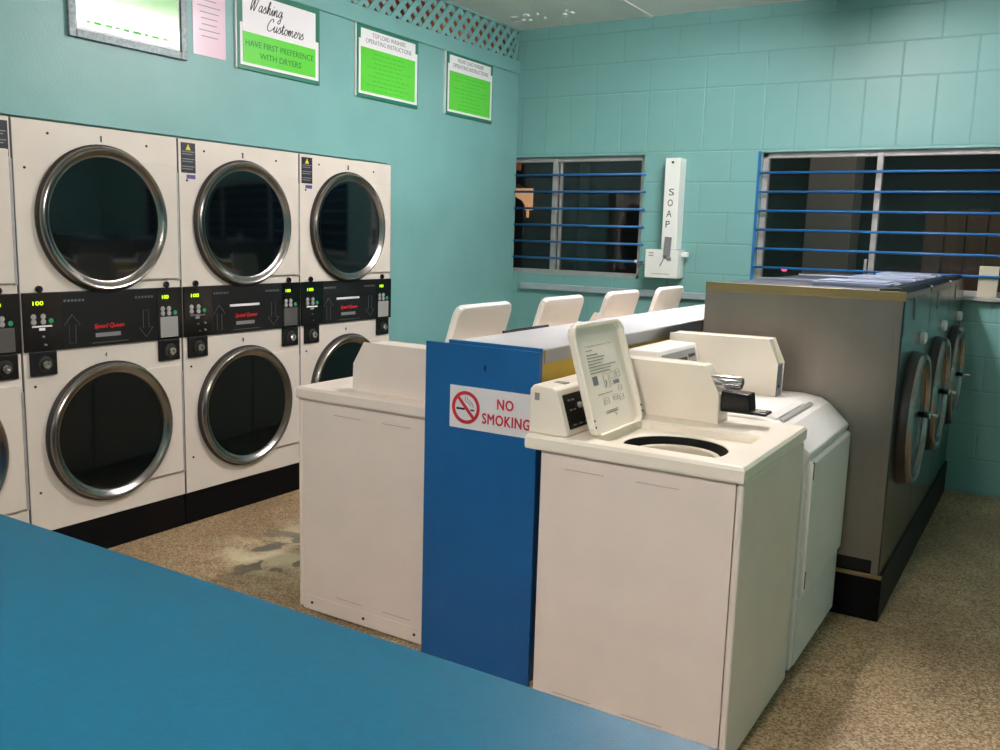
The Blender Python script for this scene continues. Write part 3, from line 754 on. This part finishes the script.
# ------------------------------------------------------------------ bulkhead with blue end panel
bk = empty('service_bulkhead', (-1.56, 2.465, 0), 'long white topped service bulkhead with yellow side running between the two washer rows', 'bulkhead')
L = 2.72
MB().box(-.138, .185, .0, L, .90, 1.128).build('upper_board', M_yellow, bk)
MB().box(-.138, .175, .0, L, 0, .90).build('core', M_bluepanel, bk)
MB().box(-.140, .190, .006, L, 1.128, 1.134, .001).build('top', M_bartop, bk)
MB().box(.185, .188, .038, 1.50, 1.086, 1.128).build('metal_strip', M_metalstrip, bk)
MB().box(.185, .188, 1.50, L, 1.080, 1.128).build('dark_strip', M_steel, bk)
MB().box(-.147, -.140, .32, .66, 1.120, 1.143).build('rear_strip', M_blackgloss, bk)  # short dark strip along part of the rear edge of the top
bp = empty('end_panel', (-1.5755, 2.44, 0), 'tall deep blue painted panel carrying the NO SMOKING sign', 'panel')
MB().box(-.2195, .2175, 0, .012, 0, 1.128, .0015).build('board', M_bluepanel, bp)
MB().box(-.135, .2175, .0125, .0235, 1.0, 1.139, .001).build('top_cleat', M_bluepanel, bp)
MB().box(.015, .023, -.0008, .001, 1.052, 1.068).build('keyhole', M_darkslot, bp)
MB().box(.016, .022, -.0012, .001, 1.045, 1.051).build('keyhole_glint', M_chrome, bp)
sx0, sx1, sz0, sz1 = -1.691, -1.358, .850, .990
sg = empty('no_smoking_sign', ((sx0+sx1)/2, 2.4395, sz0), 'white NO SMOKING sticker with red prohibition circle on the blue panel', 'sign')
w = sx1-sx0
MB().box(-w/2, w/2, -.0015, 0, 0, .142).build('sheet', M_paper, sg)
cx, cz, R = -w/2+.064, .071, .055
m = MB()
seg = 40
m.lathe([(R, -.0022), (R, -.0015), (R-.012, -.0015), (R-.012, -.0022), (R, -.0022)], (cx, 0, cz), 'y', 48, (False, False), smooth=False)
Mx = Matrix.Translation((cx, 0, cz)) @ Matrix.Rotation(math.radians(47), 4, 'Y')
m.box(-R+.004, R-.004, -.0023, -.0015, -.0055, .0055, M=Mx)
m.build('prohibition_circle', M_red, sg)
m = MB().box(cx-.037, cx-.004, -.0021, -.0015, cz-.009, cz-.002).box(cx+.018, cx+.034, -.0021, -.0015, cz-.009, cz-.004)
m.tube([(cx+.0, -.002, cz+.038), (cx-.004, -.002, cz+.026), (cx+.006, -.002, cz+.018), (cx+.016, -.002, cz+.014), (cx+.020, -.002, cz+.006)], .0009, 4)
m.tube([(cx+.008, -.002, cz+.036), (cx+.006, -.002, cz+.028), (cx+.018, -.002, cz+.022), (cx+.028, -.002, cz+.012), (cx+.030, -.002, cz+.002)], .0009, 4)
m.build('cigarette', M_ink, sg)
m = MB()
for k, (dx, dz) in enumerate(((-.0014, 0), (.0014, 0), (0, .0012), (0, -.0012))):
    yk = -.0018-.0003*k
    text_mb(m, 'NO', .060, .033, face_ny(-w/2+.216+dx, yk, .097+dz), depth=.0002, spacing=1.1); text_mb(m, 'SMOKING', .178, .034, face_ny(-w/2+.219+dx, yk, .044+dz), depth=.0002, spacing=1.1)
m.build('lettering', M_red, sg)

# ------------------------------------------------------------------ stainless front loaders on a plinth
pl = MB().box(-1.272, -.486, 3.722, 6.06, 0, .195, .004).build('machine_plinth', M_plinth, None, 'black plinth under the row of stainless washers', 'plinth')
MB().box(-1.272, -.486, 3.708, 3.7215, .180, .195, .001).build('edge_strip', M_brass, pl)
def make_steel():
    e = empty('front_load_washer', (0, 0, 0), 'x', 'washing machine', 'stainless front load washers in the right hand row')
    W = .775   # origin: back-left-bottom of the machine, front +x
    D = .782
    MB().box(0, D-.035, 0, W, .060, 1.108, .002).build('cabinet', M_steel, e)
    MB().box(.04, D-.04, .03, W-.03, 0, .061).build('foot_rail', M_black, e)
    MB().box(D-.036, D-.010, -.001, W, .003, 1.100, .002).build('front_frame', M_steel, e)
    MB().box(D-.0105, D-.004, .0, W-.001, .004, 1.09, .001).build('front_panel', M_steelfront, e)
    MB().box(0, D-.036, 0, W, 1.108, 1.113, .001).build('top', M_steeltop, e)
    MB().box(0, D-.002, -.003, .006, 1.112 if False else 1.086, 1.122, .002).build('top_trim', M_brass, e)
    cp = MB().prism([(D-.10, .955), (D-.002, .955), (D-.006, 1.118), (D-.03, 1.135), (D-.10, 1.13)], .008, W-.008, 'y', .003).build('control_panel', M_steelfront, e)
    MB().box(D-.005, D-.0005, .25, .29, 1.0, 1.09, .001).build('display', M_grey, cp)
    MB().box(D-.05, D-.03, .10, .13, 1.132, 1.1365).build('vent_slot', M_darkslot, cp)
    MB().lathe([(.028, 0), (.027, .018), (.02, .024), (.004, .025)], (D-.004, .555, .905), 'x', 20).build('timer_knob', M_white, e)
    d = MB().lathe([(.276, .034), (.272, .048), (.263, .054), (.252, .050), (.245, .034)], (D-.004, .385, .580), 'x', 56, (False, False)).build('door', M_ring, e)
    MB().lathe([(.282, 0), (.282, .012), (.274, .034)], (D-.004, .385, .580), 'x', 56, (False, False)).build('door_gasket', M_ringdark, d)
    MB().lathe([(.001, .030), (.12, .031), (.246, .033)], (D-.004, .385, .580), 'x', 40, (True, False)).build('door_glass', M_dglass, d)
    MB().tube([(D+.045, .640, .560), (D+.085, .640, .560)], .008, 8).box(D+.045, D+.060, .60, .665, .548, .572, .004).build('door_handle', M_chrome, d)
    hp = MB().box(.34, .66, .40, .68, 1.113, 1.132, .004).build('soap_hopper', M_plast, e)
    MB().box(.36, .64, .42, .66, 1.132, 1.138, .002).box(.66, .70, .50, .60, 1.114, 1.128, .003).build('hopper_lid', M_plast, hp)
    return e
sw = make_steel()
for i, lab in enumerate(['nearest stainless front load washer, its brushed side panel facing the camera', 'middle stainless front load washer, door ring seen edge on', 'farthest stainless front load washer, against the back wall']):
    o = sw if i == 0 else copy_tree(sw)
    o.location = (-1.272, 3.70+.78*i, .196); o['label'] = lab
    if i:
        for c in o.children:
            if c.name.startswith('top_trim'):
                c.data = c.data.copy(); c.data.materials[0] = M_metalstrip
                for v in c.data.vertices:
                    if v.co.z < 1.10: v.co.z = 1.114

# ------------------------------------------------------------------ soap dispenser
sd = empty('soap_dispenser', (-2.36, YB, 1.22), 'tall white wall mounted dispenser lettered SOAP between the two windows', 'dispenser')
MB().box(-.045, .063, -.115, 0, .20, .82, .004).build('column', M_soap, sd)
MB().box(-.155, .088, -.125, 0, .0, .197, .004).build('coin_cabinet', M_soap, sd)
m = MB()
for k, ch in enumerate('SOAP'): text_mb(m, ch, .038 if ch != 'P' else .030, .046, face_ny(.010-.005*k, -.1155, .590-.073*k))
m.build('lettering', M_ink, sd)
MB().lathe([(.009, 0), (.008, -.004), (.002, -.006)], (.008, -.115, .79), 'y', 12).build('lock', M_ink, sd)
MB().box(-.030, .022, -.131, -.125, .135, .285, .006, M=Matrix.Rotation(math.radians(3), 4, 'Y')).build('slide_plate', M_grey, sd)
m = MB().lathe([(.012, 0), (.010, -.012), (.004, -.014)], (-.008, -.131, .155), 'y', 12).box(.012, .040, -.138, -.128, .125, .145, .003)
m.tube([(-.008, -.14, .15), (-.015, -.145, .12), (-.035, -.142, .085)], .003, 6)
m.build('slide_lever', M_grey, sd)
MB().box(.088, .135, -.07, -.04, .150, .185, .003).build('side_hasp', M_soap, sd)
MB().box(-.13, -.095, -.1262, -.125, .150, .158).box(-.13, -.095, -.1262, -.125, .168, .176).box(-.10, .03, -.1262, -.125, .026, .030).build('faint_label', M_inklight, sd)
e = empty('window_stay', (-2.6, YB, 1.31), 'thin metal stay with a pale knob between the small window and the soap dispenser', 'window stay')
MB().tube([(-.03, -.01, 0), (.085, -.01, 0)], .006, 8).build('rod', M_alu, e)
MB().lathe([(.008, 0), (.012, -.008), (.010, -.02), (.003, -.024)], (-.03, -.01, .015), 'y', 12).build('knob', M_white, e)

# ------------------------------------------------------------------ counter in the foreground
ct = empty('counter', (-1.1, .55, 0), 'large bright blue counter across the bottom left foreground', 'counter')
MB().box(-1.9, 1.42, -.30, .345, .918, .950, .004, 3).build('counter_top', M_counter, ct)
MB().box(-1.88, 1.40, -.25, .30, .08, .918).build('carcass', M_bluepanel, ct)
MB().box(-1.86, 1.38, -.22, .27, 0, .08).build('kick_base', M_plinth, ct)

# ------------------------------------------------------------------ lights
def fixture(x, y, label, mt):
    e = empty('ceiling_light', (x, y, ZC), label, 'ceiling light', 'twin tube ceiling lights')
    MB().box(-.11, .11, -.63, .63, -.05, 0, .006).build('housing', M_fixture, e)
    for sx in (-.055, .055):
        MB().tube([(sx, -.6, -.075), (sx, .6, -.075)], .019, 12).build('tube', mt, e)
    for sy in (-.61, .61): MB().box(-.09, .09, sy-.012, sy+.012, -.10, -.05, .003).build('tube_holder', M_fixture, e)
fixture(-1.25, 4.35, 'twin tube ceiling light over the stainless washers', M_tube)
fixture(-.78, -.2, 'twin tube ceiling light behind the counter', M_tube2)

l = bpy.data.lights.new('void_fill', 'POINT'); l.energy = 2; l.color = (1, .8, .65); l.shadow_soft_size = .05  # unseen warm point light added for the orange glow behind the lattice
lo = bpy.data.objects.new('void_fill', l); C.objects.link(lo); lo.location = (-4.5, 6.05, 2.9)
l = bpy.data.lights.new('outside_fill', 'POINT'); l.energy = 160; l.color = (1, .85, .7); l.shadow_soft_size = .2  # unseen point light added to brighten the pillar and fence outside
lo = bpy.data.objects.new('outside_fill', l); C.objects.link(lo); lo.location = (-.6, 7.6, 4.2)

w = bpy.data.worlds.new('night'); bpy.context.scene.world = w; w.use_nodes = True
w.node_tree.nodes['Background'].inputs[0].default_value = (.012, .014, .02, 1); w.node_tree.nodes['Background'].inputs[1].default_value = .5
vs = bpy.context.scene.view_settings
vs.view_transform = 'Standard'; vs.look = 'None'; vs.exposure = 1.15; vs.gamma = 1; vs.use_curve_mapping = False
